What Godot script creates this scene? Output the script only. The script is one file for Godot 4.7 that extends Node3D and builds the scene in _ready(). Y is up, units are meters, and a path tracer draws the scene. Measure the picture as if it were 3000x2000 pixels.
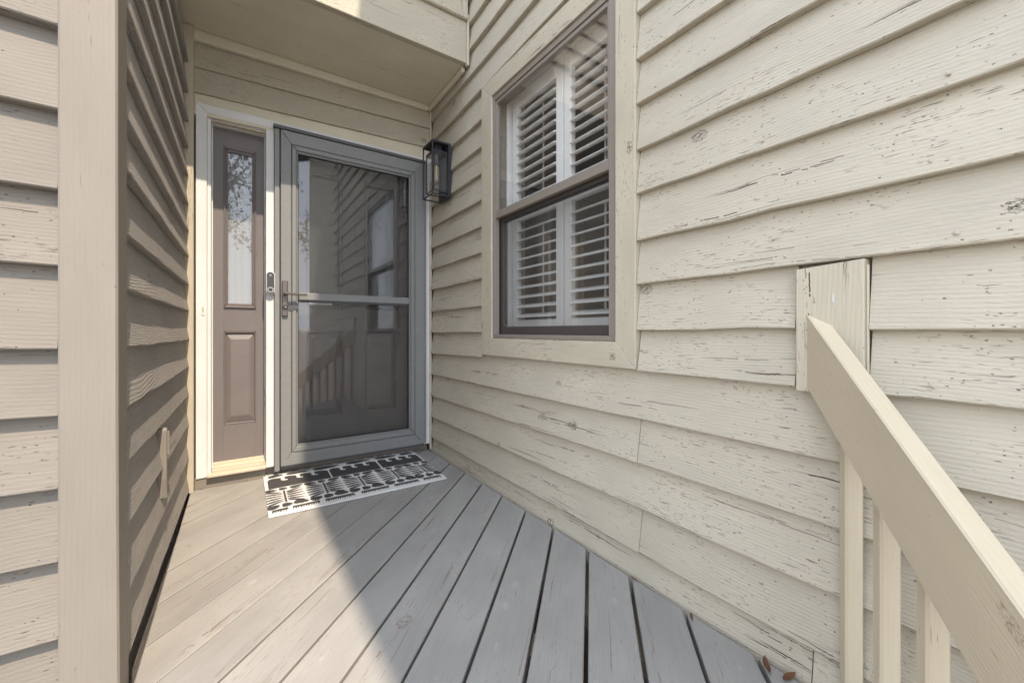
extends Node3D
# A recessed house entry: lap siding on both sides, storm door with sidelight, diagonal deck boards.
# x = along the door wall (the window wall is x = 0), z = out of the recess, y = up, deck top at y = 0.

var rng := RandomNumberGenerator.new()
var M := {}
const R2 := 1.41421356

# ------------------------------------------------------------------ small helpers
func lin(r, g, b, a = 1.0) -> Color:
	var c := Color(r, g, b).linear_to_srgb()
	c.a = a
	return c

func mat(called, col, rough = 0.6, tex = null, height = 0.0, scale = Vector3(1, 1, 1)):
	var m := StandardMaterial3D.new()
	m.resource_name = called
	m.albedo_color = col
	m.roughness = rough
	m.metallic_specular = 0.4
	if tex != null:
		if tex.has("color"):
			m.albedo_texture = tex.color
		if height > 0.0:
			m.heightmap_enabled = true
			m.heightmap_texture = tex.height
			m.heightmap_scale = height
		m.uv1_scale = scale
	return m

func pane(called, alpha, col):
	var m := StandardMaterial3D.new()
	m.resource_name = called
	m.transparency = BaseMaterial3D.TRANSPARENCY_ALPHA
	m.albedo_color = Color(col.r, col.g, col.b, alpha)
	m.roughness = 0.02
	m.metallic_specular = 0.5
	return m

func mb() -> Dictionary:
	return {"v": PackedVector3Array(), "n": PackedVector3Array(), "t": PackedVector2Array()}

func tri(m, a, b, c, out, ua = Vector2.ZERO, ub = Vector2.ZERO, uc = Vector2.ZERO, na = null, nb = null, nc = null):
	var g: Vector3 = (b - a).cross(c - a)
	if g.length_squared() < 1e-16:
		return
	var n: Vector3 = g.normalized()
	if n.dot(out) < 0.0:
		n = -n
		m.v.append_array(PackedVector3Array([a, b, c]))
		m.t.append_array(PackedVector2Array([ua, ub, uc]))
		m.n.append_array(PackedVector3Array([na if na != null else n, nb if nb != null else n, nc if nc != null else n]))
	else:
		m.v.append_array(PackedVector3Array([a, c, b]))
		m.t.append_array(PackedVector2Array([ua, uc, ub]))
		m.n.append_array(PackedVector3Array([na if na != null else n, nc if nc != null else n, nb if nb != null else n]))

func quad(m, a, b, c, d, out, ua = Vector2.ZERO, ub = Vector2.ZERO, uc = Vector2.ZERO, ud = Vector2.ZERO, na = null, nb = null, nc = null, nd = null):
	tri(m, a, b, c, out, ua, ub, uc, na, nb, nc)
	tri(m, a, c, d, out, ua, uc, ud, na, nc, nd)

func mesh_of(m, off = Vector3.ZERO) -> ArrayMesh:
	var v: PackedVector3Array = m.v
	if off != Vector3.ZERO:
		for i in v.size():
			v[i] -= off
	var arr := []
	arr.resize(Mesh.ARRAY_MAX)
	arr[Mesh.ARRAY_VERTEX] = v
	arr[Mesh.ARRAY_NORMAL] = m.n
	arr[Mesh.ARRAY_TEX_UV] = m.t
	var am := ArrayMesh.new()
	am.add_surface_from_arrays(Mesh.PRIMITIVE_TRIANGLES, arr)
	return am

func origin_of(n) -> Vector3:
	var p := Vector3.ZERO
	while n != null and n != self:
		p += n.position
		n = n.get_parent()
	return p

func commit(m, called, material, parent = self):
	var o := MeshInstance3D.new()
	o.name = called
	o.mesh = mesh_of(m, origin_of(parent))
	o.mesh.surface_set_material(0, material)
	parent.add_child(o, true)
	return o

func place(am, called, material, parent, at, basis = Basis.IDENTITY):
	var o := MeshInstance3D.new()
	o.name = called
	o.mesh = am
	o.material_override = material
	o.transform = Transform3D(basis, at - origin_of(parent))
	parent.add_child(o, true)
	return o

func thing(called, at, label, category, group = ""):
	var o := Node3D.new()
	o.name = called
	o.position = at
	add_child(o, true)
	tag(o, label, category, group)
	return o

func tag(o, label, category, group = ""):
	o.set_meta("label", label)
	o.set_meta("category", category)
	if group != "":
		o.set_meta("group", group)

func struct(called, at):
	var o := Node3D.new()
	o.name = called
	o.position = at
	add_child(o, true)
	o.set_meta("kind", "structure")
	return o

func uvp(p: Vector3, i: int, g: int, off: Vector2) -> Vector2:
	var o0 := (i + 1) % 3
	var o1 := (i + 2) % 3
	if o0 == g:
		return Vector2(p[g], p[o1]) + off
	if o1 == g:
		return Vector2(p[g], p[o0]) + off
	return Vector2(p[o0] * 0.2, p[o1]) + off

# chamfered box; grain runs along axis g
func cbox(m, c: Vector3, size: Vector3, ch: float = 0.002, g: int = 0, b = Basis.IDENTITY, off = null):
	var h: Vector3 = size * 0.5
	ch = minf(ch, minf(h.x, minf(h.y, h.z)) * 0.6)
	if off == null:
		off = Vector2(rng.randf() * 2.4, rng.randf() * 1.2)
	for i in 3:
		var j := (i + 1) % 3
		var k := (i + 2) % 3
		for s in [-1.0, 1.0]:
			var ps := []
			for q in [[-1, -1], [1, -1], [1, 1], [-1, 1]]:
				var p := Vector3.ZERO
				p[i] = s * h[i]
				p[j] = q[0] * (h[j] - ch)
				p[k] = q[1] * (h[k] - ch)
				ps.append(p)
			var o := Vector3.ZERO
			o[i] = s
			quad(m, c + b * ps[0], c + b * ps[1], c + b * ps[2], c + b * ps[3], b * o, uvp(ps[0], i, g, off), uvp(ps[1], i, g, off), uvp(ps[2], i, g, off), uvp(ps[3], i, g, off))
		for s in [-1.0, 1.0]:
			for t in [-1.0, 1.0]:
				var ps := []
				for q in [-1.0, 1.0]:
					var p1 := Vector3.ZERO
					p1[i] = q * (h[i] - ch)
					p1[j] = s * h[j]
					p1[k] = t * (h[k] - ch)
					var p2 := Vector3.ZERO
					p2[i] = q * (h[i] - ch)
					p2[j] = s * (h[j] - ch)
					p2[k] = t * h[k]
					ps.append(p1)
					ps.append(p2)
				var o := Vector3.ZERO
				o[j] = s
				o[k] = t
				quad(m, c + b * ps[0], c + b * ps[1], c + b * ps[3], c + b * ps[2], b * o, uvp(ps[0], j, g, off), uvp(ps[1], j, g, off), uvp(ps[3], j, g, off), uvp(ps[2], j, g, off))
	for sx in [-1.0, 1.0]:
		for sy in [-1.0, 1.0]:
			for sz in [-1.0, 1.0]:
				var s := Vector3(sx, sy, sz)
				var a := Vector3(sx * h.x, sy * (h.y - ch), sz * (h.z - ch))
				var bb := Vector3(sx * (h.x - ch), sy * h.y, sz * (h.z - ch))
				var cc := Vector3(sx * (h.x - ch), sy * (h.y - ch), sz * h.z)
				tri(m, c + b * a, c + b * bb, c + b * cc, b * s, off, off, off)

func span_box(m, a, b, ch = 0.002, g = 0, off = null):   # box between two corners
	cbox(m, (a + b) * 0.5, (b - a).abs(), ch, g, Basis.IDENTITY, off)

func part_box(called, a, b, material, parent, ch = 0.002, g = 0):
	var m := mb()
	span_box(m, a, b, ch, g)
	return commit(m, called, material, parent)

func inset(poly: Array, d: float) -> Array:
	var n := poly.size()
	var out := []
	for i in n:
		var p0: Vector2 = poly[(i + n - 1) % n]
		var p1: Vector2 = poly[i]
		var p2: Vector2 = poly[(i + 1) % n]
		var d1 := (p1 - p0).normalized()
		var d2 := (p2 - p1).normalized()
		var n1 := Vector2(-d1.y, d1.x)
		var n2 := Vector2(-d2.y, d2.x)
		var k := 1.0 + n1.dot(n2)
		out.append(p1 + (n1 + n2) * (d / maxf(k, 0.2)))
	return out

# convex polygon in the plane (o, ex, ey), from depth d0 to d1 along ez, front edges chamfered by ch; grain along angle ga of the plane
func prism(m, poly: Array, o, ex, ey, ez, d0, d1, ch = 0.002, ga = 0.0, off = null):
	var area := 0.0
	for i in poly.size():
		var p: Vector2 = poly[i]
		var q: Vector2 = poly[(i + 1) % poly.size()]
		area += p.x * q.y - q.x * p.y
	if area < 0:
		poly = poly.duplicate()
		poly.reverse()
	if off == null:
		off = Vector2(rng.randf() * 2.4, rng.randf() * 1.2)
	var gd := Vector2(cos(ga), sin(ga))
	var gp := Vector2(-gd.y, gd.x)
	var n := poly.size()
	var ins := inset(poly, ch)
	var cen := Vector2.ZERO
	for p in poly:
		cen += p / n
	var w := func(p: Vector2, d: float) -> Vector3: return o + ex * p.x + ey * p.y + ez * d
	var uv := func(p: Vector2) -> Vector2: return Vector2(p.dot(gd), p.dot(gp)) + off
	for i in range(1, n - 1):
		tri(m, w.call(ins[0], d1), w.call(ins[i], d1), w.call(ins[i + 1], d1), ez, uv.call(ins[0]), uv.call(ins[i]), uv.call(ins[i + 1]))
		tri(m, w.call(poly[0], d0), w.call(poly[i], d0), w.call(poly[i + 1], d0), -ez, uv.call(poly[0]), uv.call(poly[i]), uv.call(poly[i + 1]))
	for i in n:
		var j := (i + 1) % n
		var e: Vector2 = poly[j] - poly[i]
		var out2 := Vector2(e.y, -e.x).normalized()
		var out: Vector3 = ex * out2.x + ey * out2.y
		var dv := Vector2(0, d1 - d0)
		var ui: Vector2 = uv.call(poly[i])
		var uj: Vector2 = uv.call(poly[j])
		quad(m, w.call(poly[i], d0), w.call(poly[j], d0), w.call(poly[j], d1 - ch), w.call(poly[i], d1 - ch), out, ui + dv, uj + dv, uj, ui)
		if ch > 0:
			quad(m, w.call(poly[i], d1 - ch), w.call(poly[j], d1 - ch), w.call(ins[j], d1), w.call(ins[i], d1), out + ez, ui, uj, uv.call(ins[j]), uv.call(ins[i]))

# four mitred members of a rectangular frame, each a part of its own
func mitre_frame(parent, names: Array, x0, x1, y0, y1, w: Array, o, ex, ey, ez, d0, d1, material, ch = 0.0015):
	var xi0: float = x0 + w[0]
	var xi1: float = x1 - w[1]
	var yi1: float = y1 - w[2]
	var yi0: float = y0 + w[3]
	var g := 0.0004
	var polys := [
		[Vector2(x0, y0 + g), Vector2(xi0, yi0 + g), Vector2(xi0, yi1 - g), Vector2(x0, y1 - g)],
		[Vector2(x1, y0 + g), Vector2(x1, y1 - g), Vector2(xi1, yi1 - g), Vector2(xi1, yi0 + g)],
		[Vector2(x0 + g, y1), Vector2(xi0 + g, yi1), Vector2(xi1 - g, yi1), Vector2(x1 - g, y1)],
		[Vector2(x0 + g, y0), Vector2(x1 - g, y0), Vector2(xi1 - g, yi0), Vector2(xi0 + g, yi0)]]
	for i in 4:
		if w[i] <= 0.0:
			continue
		var m := mb()
		prism(m, polys[i], o, ex, ey, ez, d0, d1, ch, PI / 2 if i < 2 else 0.0)
		commit(m, names[i], material, parent)

func lathe(m, prof: Array, c: Vector3, axis: Vector3, n: int = 16):   # prof of Vector2(radius, along)
	var a: Vector3 = axis.normalized()
	var x := a.cross(Vector3(0.3, 0.9, 0.27)).normalized()
	var y := a.cross(x)
	for i in n:
		var t0 := TAU * i / n
		var t1 := TAU * (i + 1) / n
		var r0 := x * cos(t0) + y * sin(t0)
		var r1 := x * cos(t1) + y * sin(t1)
		for k in prof.size() - 1:
			var p: Vector2 = prof[k]
			var q: Vector2 = prof[k + 1]
			var e := (q - p).normalized()
			var nr := Vector2(e.y, -e.x)
			var n0 := r0 * nr.x + a * nr.y
			var n1 := r1 * nr.x + a * nr.y
			quad(m, c + r0 * p.x + a * p.y, c + r1 * p.x + a * p.y, c + r1 * q.x + a * q.y, c + r0 * q.x + a * q.y, n0 + n1, Vector2(t0, p.y), Vector2(t1, p.y), Vector2(t1, q.y), Vector2(t0, q.y), n0, n1, n1, n0)

# ------------------------------------------------------------------ textures
func nimg(sd: int, freq: float, w: int, h: int, W: int, H: int, oct := 3) -> PackedByteArray:
	var f := FastNoiseLite.new()
	f.seed = sd
	f.noise_type = FastNoiseLite.TYPE_SIMPLEX_SMOOTH
	f.frequency = freq
	f.fractal_octaves = oct
	var im := f.get_seamless_image(w, h)
	im.convert(Image.FORMAT_L8)
	if w != W or h != H:
		im.resize(W, H, Image.INTERPOLATE_CUBIC)
	return im.get_data()

# painted board: 2.4 m of length by 1.2 m across
func wood_tex(sd: int, W: int, H: int, p: Dictionary) -> Dictionary:
	var r := RandomNumberGenerator.new()
	r.seed = sd
	var streak := nimg(sd + 1, 0.22, W / 32, H, W, H, 3)
	var streak2 := nimg(sd + 2, 0.05, W / 16, H / 2, W, H, 3)
	var mott := nimg(sd + 3, 0.02, W / 8, H / 4, W, H, 4)
	var warp := nimg(sd + 4, 0.03, 64, 64, W, H, 2)
	var fine := nimg(sd + 5, 0.30, W / 4, H, W, H, 2)
	var N: int = W * H
	var px: float = W / 2.4                 # pixels a metre
	var disp := PackedFloat32Array()
	disp.resize(N)
	var dark := PackedFloat32Array()
	dark.resize(N)
	var flake := PackedFloat32Array()
	flake.resize(N)
	for k in p.knots:
		var kx := r.randi() % W
		var ky := r.randi() % H
		var a := (0.05 + 0.06 * r.randf()) * px
		var b := (0.012 + 0.012 * r.randf()) * px
		var lift := (0.012 + 0.012 * r.randf()) * px
		var rad := (0.008 + 0.010 * r.randf()) * px
		for dy in range(int(-b * 3), int(b * 3)):
			for dx in range(int(-a * 2), int(a * 2)):
				var i := ((ky + dy + H) % H) * W + (kx + dx + W) % W
				disp[i] += signf(dy) * lift * exp(-(dx * dx) / (a * a) - absf(dy) / b)
				var rr := sqrt(dx * dx * 0.45 + dy * dy) / rad + (fine[i] - 128) * 0.004
				if rr < 1.1 and absf(rr - 0.95) < 0.10 * (fine[(i + 977) % N] / 128.0) and streak2[i] > 96:
					dark[i] = maxf(dark[i], p.knot_dark * 1.3)
				elif rr < 0.9 and fine[i] > 168:
					dark[i] = maxf(dark[i], p.knot_dark * 0.8)
		for c in 4:                          # checks through the knot
			var an := r.randf() * TAU
			for t in int(rad * 1.6):
				var i := ((ky + int(sin(an) * (t - rad * 0.8)) + H) % H) * W + (kx + int(cos(an) * (t - rad * 0.8)) + W) % W
				dark[i] = maxf(dark[i], minf(1.0, p.knot_dark * 1.8))
	var near := 0
	var lx := 0
	var ly := 0.0
	for c in p.cracks + p.long:
		var long: bool = c >= p.cracks
		var L: int = int((0.12 + 0.35 * r.randf()) * px) if long else int((0.006 + 0.045 * r.randf() * r.randf()) * px)
		var x := r.randi() % W
		var y := float(r.randi() % H)
		if long:                              # long checks run in sheaves
			if near > 0:
				near -= 1
				x = (lx + r.randi() % int(0.1 * px)) % W
				y = fposmod(ly + r.randf_range(-0.012, 0.012) * px, H)
			else:
				near = r.randi() % 5
				lx = x
				ly = y
		if not long and mott[int(y) * W + x] < 120 + r.randi() % 80:
			continue                          # cracks come in patches
		var th := 1 if not long or r.randf() < 0.4 else 2
		var amt := minf(1.0, (0.28 + 0.72 * r.randf() * r.randf()) * (1.25 if long else 1.0))
		var on := true
		for t in L:
			var i0: int = int(y) * W + (x + t) % W
			y += (streak[i0] - 128) * 0.0012 + r.randf_range(-0.16, 0.16)
			if y < 0: y += H
			if y >= H: y -= H
			if long and r.randf() < 0.02:
				on = not on
			if not on:
				continue
			var s := sin(PI * t / L) * amt
			for q in th:
				var i := ((int(y) + q) % H) * W + (x + t) % W
				dark[i] = maxf(dark[i], s)
				var i2 := ((int(y) + H - 1) % H) * W + (x + t) % W
				flake[i2] = maxf(flake[i2], s * 0.5)
	for c in p.pits:
		var x := r.randi() % W
		var y := r.randi() % H
		if mott[y * W + x] < 100:
			continue
		var s := 0.3 + 0.7 * r.randf()
		for dx in 1 + r.randi() % 4:
			for dy in 1 + r.randi() % 2:
				var i := ((y + dy) % H) * W + (x + dx) % W
				dark[i] = maxf(dark[i], s * 0.8)
	for c in p.get("scuffs", 0):              # scraped light marks
		var x := r.randi() % W
		var y := r.randi() % H
		var a := (0.006 + 0.022 * r.randf()) * px
		var b := a * (0.25 + 0.4 * r.randf())
		for dy in range(int(-b), int(b) + 1):
			for dx in range(int(-a), int(a) + 1):
				var e := (dx * dx) / (a * a) + (dy * dy) / (b * b)
				var i := ((y + dy + H) % H) * W + (x + dx + W) % W
				if e < 0.55 + 0.9 * fine[i] / 255.0 - 0.25:
					flake[i] = maxf(flake[i], 1.2 * (1.0 - e * 0.5) * (0.3 + 0.7 * streak[i] / 255.0))
	var per: float = p.ring_px
	var cc: Vector3 = p.crack_col
	var col := PackedByteArray()
	col.resize(N * 3)
	var hei := PackedByteArray()
	hei.resize(N)
	var wx := 0
	var y := 0
	var ram: float = p.ring
	var strk: float = p.streak
	var mtt: float = p.mottle
	var fin: float = p.fine
	for i in N:
		var s := (streak[i] - 128) / 128.0
		var ring := sin((y + disp[i] + (warp[i] - 128) * p.warp) * TAU / per + s * 1.2)
		var dk := dark[i]
		var base := 0.90 + mtt * (mott[i] - 128) / 128.0 + strk * s + 0.012 * ring * ram
		var hh := 0.62 + ram * 0.17 * ring + 0.10 * s + fin * (fine[i] - 128) / 128.0 + 0.06 * (streak2[i] - 128) / 128.0 + 0.12 * flake[i] - 0.6 * dk
		var k := 1.0 - dk
		base = clampf(base + 0.06 * flake[i], 0.0, 1.0) * 255.0
		col[i * 3] = int(base * (k + dk * cc.x))
		col[i * 3 + 1] = int(base * (k + dk * cc.y))
		col[i * 3 + 2] = int(base * (k + dk * cc.z))
		hei[i] = int(clampf(hh, 0.0, 1.0) * 255.0)
		wx += 1
		if wx == W:
			wx = 0
			y += 1
	var ci := Image.create_from_data(W, H, false, Image.FORMAT_RGB8, col)
	var hi := Image.create_from_data(W, H, false, Image.FORMAT_L8, hei)
	return {"color": ImageTexture.create_from_image(ci), "height": ImageTexture.create_from_image(hi)}

# woven mat print: 0.92 m by 0.67 m, far edge first
func mat_tex() -> Dictionary:
	var W := 1104
	var H := 804
	var px := 1200.0
	var d := PackedByteArray()
	d.resize(W * H)
	var r := RandomNumberGenerator.new()
	r.seed = 77
	# everything in metres: x from the mat's end, z from its far edge
	var ell := func(cx: float, cz: float, a: float, b: float, an: float):
		var e := int(maxf(a, b) * px) + 2
		var ca := cos(an)
		var sa := sin(an)
		for yy in range(maxi(0, int(cz * px) - e), mini(H, int(cz * px) + e)):
			for xx in range(maxi(0, int(cx * px) - e), mini(W, int(cx * px) + e)):
				var dx := xx / px - cx
				var dz := yy / px - cz
				var u := (dx * ca + dz * sa) / a
				var v := (-dx * sa + dz * ca) / b
				v *= 1.0 + 0.35 * u                # leaf: fuller towards one end
				if u * u + v * v < 1.0:
					d[yy * W + xx] = 1
	var rect := func(x0: float, z0: float, x1: float, z1: float, val: int):
		for yy in range(maxi(0, int(z0 * px)), mini(H, int(z1 * px))):
			for xx in range(maxi(0, int(x0 * px)), mini(W, int(x1 * px))):
				d[yy * W + xx] = val
	for k in 14:
		rect.call(0.02 + k * 0.065, 0.008, 0.062 + k * 0.065, 0.020, 1)
	for c in [[0.02, 0.10], [0.115, 0.245], [0.26, 0.415], [0.455, 0.61], [0.64, 0.785], [0.81, 0.91]]:
		ell.call((c[0] + c[1]) / 2, 0.070, (c[1] - c[0]) / 2, 0.026, 0.0)
	for b in [[0.016, 0.335], [0.345, 0.63], [0.64, 0.91]]:
		rect.call(b[0], 0.135, b[1], 0.292, 1)
		for k in 4:                                # arched top
			var s: float = (b[1] - b[0]) / 4
			ell.call(b[0] + s * (k + 0.5), 0.140, s * 0.48, 0.026, 0.0)
		for k in 3:                                # drips
			var s: float = (b[1] - b[0]) / 4
			rect.call(b[0] + s * (k + 1) - 0.011, 0.10, b[0] + s * (k + 1) + 0.008, 0.178, 0)
			rect.call(b[0] + s * (k + 1) - 0.002, 0.165, b[0] + s * (k + 1) + 0.020, 0.182, 0)
	for f in [0.085, 0.280, 0.475, 0.670, 0.848]:
		rect.call(f - 0.005, 0.350, f + 0.005, 0.530, 1)
		ell.call(f - 0.002, 0.320, 0.022, 0.020, 0.0)
		ell.call(f + 0.062, 0.318, 0.034, 0.020, -0.35)
		ell.call(f - 0.062, 0.320, 0.032, 0.020, 0.35)
		ell.call(f, 0.566, 0.024, 0.026, 0.0)
		ell.call(f + 0.064, 0.562, 0.036, 0.027, 0.4)
		ell.call(f - 0.060, 0.566, 0.030, 0.026, -0.4)
		for k in 6:
			var an := -0.66 + k * 0.264
			for sd in [-1.0, 1.0]:
				ell.call(f + sd * 0.051 * cos(an * 0.6), 0.440 + 0.128 * sin(an), 0.045, 0.0105, sd * an * 0.7)
	for c in [[0.016, 0.085], [0.105, 0.23], [0.255, 0.40], [0.435, 0.585], [0.615, 0.76], [0.79, 0.90]]:
		rect.call(c[0], 0.603, c[1], 0.626, 1)
		var x: float = c[0]
		while x < c[1] - 0.006:
			rect.call(x, 0.62, x + 0.0055, 0.640, 1)
			x += 0.0115
	var col := PackedByteArray()
	col.resize(W * H * 3)
	var hei := PackedByteArray()
	hei.resize(W * H)
	for y in H:
		for x in W:
			var i := y * W + x
			# the weave steps every 3 pixels, so motif edges come out jagged
			var j := mini(H - 1, y - y % 4 + 1) * W + mini(W - 1, x - x % 4 + ((y / 4) % 2))
			var w := ((x / 4 + y / 4) % 2) * 0.06 + 0.06 * r.randf()
			var v := Vector3(0.91, 0.90, 0.88) if d[j] == 0 else Vector3(0.285, 0.275, 0.275)
			v *= 1.0 - w
			col[i * 3] = int(v.x * 255)
			col[i * 3 + 1] = int(v.y * 255)
			col[i * 3 + 2] = int(v.z * 255)
			hei[i] = 90 + ((x / 4 + y / 4) % 2) * 90 + (60 if d[j] == 0 else 0)
	return {"color": ImageTexture.create_from_image(Image.create_from_data(W, H, false, Image.FORMAT_RGB8, col)), "height": ImageTexture.create_from_image(Image.create_from_data(W, H, false, Image.FORMAT_L8, hei))}

func noise_tex(sd, freq, oct, lo, hi) -> Dictionary:
	var W := 512
	var d := nimg(sd, freq, W, W, W, W, oct)
	var col := PackedByteArray()
	col.resize(W * W)
	for i in W * W:
		col[i] = int(lerpf(lo, hi, d[i] / 255.0) * 255.0)
	return {"color": ImageTexture.create_from_image(Image.create_from_data(W, W, false, Image.FORMAT_L8, col)), "height": ImageTexture.create_from_image(Image.create_from_data(W, W, false, Image.FORMAT_L8, d))}

# ------------------------------------------------------------------ lap siding
# one clapboard: A along the wall from a0 to a1, O outward, o the wall plane's origin; bottom edge yb0 at a0 and yb1 at a1, e the exposure
func clapboard(parent, o: Vector3, A: Vector3, O: Vector3, a0: float, a1: float, yb0: float, yb1: float, e: float, material, wob: float = 0.0016, lap: float = 0.0195):
	var m := mb()
	var n := maxi(1, int(round((a1 - a0) / 0.11)))
	var off := Vector2(rng.randf() * 2.4, rng.randf() * 1.2)
	var up := Vector3.UP
	var tilt := lap / e
	var warp_a := rng.randf_range(-1, 1) * wob
	var ph := rng.randf() * TAU
	var fr := rng.randf_range(1.5, 4.0)
	var rows := []
	for i in n + 1:
		var t := float(i) / n
		var a := lerpf(a0, a1, t)
		var jy := rng.randf_range(-1, 1) * wob * 0.9
		if rng.randf() < 0.06:
			jy += wob * 1.6
		var jo := warp_a * sin(a * fr + ph) + rng.randf_range(-0.2, 0.2) * wob
		var yb := lerpf(yb0, yb1, t) + jy
		var top := lerpf(yb0, yb1, t) + e + 0.022
		var h := top - yb
		var P := func(y: float, d: float) -> Vector3: return o + A * a + up * y + O * d
		rows.append([P.call(top, -h * tilt + jo * 0.3), P.call(yb + 0.003, -0.0004 + jo), P.call(yb, -0.003 + jo), P.call(yb + 0.0005, -lap + 0.0005 + jo * 0.5), P.call(top, -h * tilt - 0.006)])
		rows[-1].append(a)
	var nf := (O + up * tilt).normalized()
	for i in n:
		var p: Array = rows[i]
		var q: Array = rows[i + 1]
		var outs := [nf, (O - up).normalized(), -up, -O]
		for k in 4:
			var va: float = [0.0, e + 0.02, e + 0.024, e + 0.042, 0.0][k]
			var vb: float = [0.0, e + 0.02, e + 0.024, e + 0.042, 0.2][k + 1]
			var ns = nf if k == 0 else null
			quad(m, p[k], q[k], q[k + 1], p[k + 1], outs[k], off + Vector2(p[5], va), off + Vector2(q[5], va), off + Vector2(q[5], vb), off + Vector2(p[5], vb), ns, ns, ns, ns)
	for s in [0, n]:
		var p: Array = rows[s]
		var out: Vector3 = A * (-1.0 if s == 0 else 1.0)
		quad(m, p[0], p[1], p[3], p[4], out, off, off, off, off)
		tri(m, p[1], p[2], p[3], out, off, off, off)
	return commit(m, "board", material, parent)

# ------------------------------------------------------------------ trees behind the camera (mirrored in the panes)
func make_tree(at, h, spread, sd, label):
	var t = thing("shade_tree", at, label, "tree", "trees across the yard")
	var r := RandomNumberGenerator.new()
	r.seed = sd
	var m := mb()
	var tips := []
	var seg := func(a: Vector3, b: Vector3, ra: float, rb: float):
		var ax := (b - a).normalized()
		var x := ax.cross(Vector3(0.31, 0.2, 0.93)).normalized()
		var y := ax.cross(x)
		for i in 7:
			var r0 := x * cos(TAU * i / 7) + y * sin(TAU * i / 7)
			var r1 := x * cos(TAU * (i + 1) / 7) + y * sin(TAU * (i + 1) / 7)
			quad(m, a + r0 * ra, a + r1 * ra, b + r1 * rb, b + r0 * rb, r0 + r1, Vector2(0, 0), Vector2(0.2, 0), Vector2(0.2, 1), Vector2(0, 1), r0, r1, r1, r0)
	var p0: Vector3 = at
	var top: Vector3 = at + Vector3(r.randf_range(-0.4, 0.4), h * 0.55, r.randf_range(-0.4, 0.4))
	seg.call(p0, top, 0.20, 0.11)
	for k in 9:
		var an := TAU * k / 9 + r.randf()
		var st: Vector3 = p0.lerp(top, 0.72 + 0.28 * k / 9.0)
		var en: Vector3 = st + Vector3(cos(an) * spread * r.randf_range(0.5, 0.9), h * r.randf_range(0.15, 0.4), sin(an) * spread * r.randf_range(0.5, 0.9))
		var mid: Vector3 = st.lerp(en, 0.5) + Vector3(0, 0.25, 0)
		seg.call(st, mid, 0.07, 0.045)
		seg.call(mid, en, 0.045, 0.015)
		tips.append(mid)
		tips.append(en)
	tips.append(top + Vector3(0, h * 0.3, 0))
	seg.call(top, top + Vector3(0, h * 0.3, 0), 0.10, 0.02)
	commit(m, "trunk", M.bark, t)
	var c := mb()
	for tp in tips:
		for k in 5:
			var cl: Vector3 = tp + Vector3(r.randfn(0, 0.5), r.randfn(0, 0.35), r.randfn(0, 0.5))
			for q in 34:
				var p := cl + Vector3(r.randfn(0, 0.24), r.randfn(0, 0.18), r.randfn(0, 0.24))
				var b := Basis(Vector3(r.randf_range(-1, 1), r.randf_range(-1, 1), r.randf_range(-1, 1)).normalized(), r.randf() * TAU)
				var s := r.randf_range(0.05, 0.10)
				quad(c, p + b * Vector3(-s, 0, 0), p + b * Vector3(0, 0, -s * 0.5), p + b * Vector3(s, 0, 0), p + b * Vector3(0, 0, s * 0.5), b * Vector3.UP)
	commit(c, "crown", M.leaf, t)

# ------------------------------------------------------------------ scene
func _ready():
	rng.seed = 20240611
	# camera: level, lens shifted down a touch
	var cam := Camera3D.new()
	cam.name = "camera"
	cam.projection = Camera3D.PROJECTION_FRUSTUM
	cam.near = 0.05
	cam.far = 400.0
	cam.size = 0.05 * 2000.0 / 1187.0
	cam.frustum_offset = Vector2(0, -31.0 / 1187.0 * 0.05)
	cam.position = Vector3(-1.164, 0.8714, 2.8)
	cam.rotation_degrees = Vector3(0, -34.0, 0)
	add_child(cam)
	cam.current = true
	# sky
	var env := Environment.new()
	env.background_mode = Environment.BG_SKY
	var sm := ProceduralSkyMaterial.new()
	sm.sky_top_color = Color(0.765, 0.81, 0.88)
	sm.sky_horizon_color = Color(0.90, 0.92, 0.945)
	sm.sky_curve = 0.18
	sm.ground_bottom_color = Color(0.42, 0.40, 0.37)
	sm.ground_horizon_color = Color(0.55, 0.53, 0.50)
	sm.sun_angle_max = 12.0
	var sky := Sky.new()
	sky.sky_material = sm
	env.sky = sky
	env.background_energy_multiplier = 2.15
	env.tonemap_mode = Environment.TONE_MAPPER_LINEAR
	env.tonemap_exposure = 2.38
	env.sdfgi_enabled = true
	env.ssao_enabled = true
	env.ssil_enabled = true
	var we := WorldEnvironment.new()
	we.name = "environment"
	we.environment = env
	add_child(we)
	# sun: behind the camera, high, a touch from the window-wall side
	var sun := DirectionalLight3D.new()
	sun.name = "sun"
	sun.light_energy = 0.84
	sun.light_color = Color(1.0, 0.928, 0.835)
	sun.light_angular_distance = 0.55
	sun.shadow_enabled = true
	add_child(sun)
	sun.look_at_from_position(Vector3.ZERO, Vector3(-0.112, -1.367, -1.0), Vector3.UP)

	materials()
	setting()
	window_wall()
	door_wall()
	sunny_walls()
	deck()
	window()
	entry()
	lantern()
	handrail()
	small_things()
	make_tree(Vector3(-2.3, -0.75, 15.0), 10.5, 2.6, 11, "leafy shade tree straight out from the entry")
	make_tree(Vector3(-6.5, -0.75, 13.0), 11.0, 2.8, 12, "taller leafy tree farther along the yard")
	make_tree(Vector3(-10.5, -0.75, 9.0), 8.5, 2.6, 13, "leafy tree beside the sunny house wing")
	make_tree(Vector3(3.2, -0.75, 19.0), 9.0, 3.0, 14, "leafy tree beyond the window wall's end")

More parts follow.
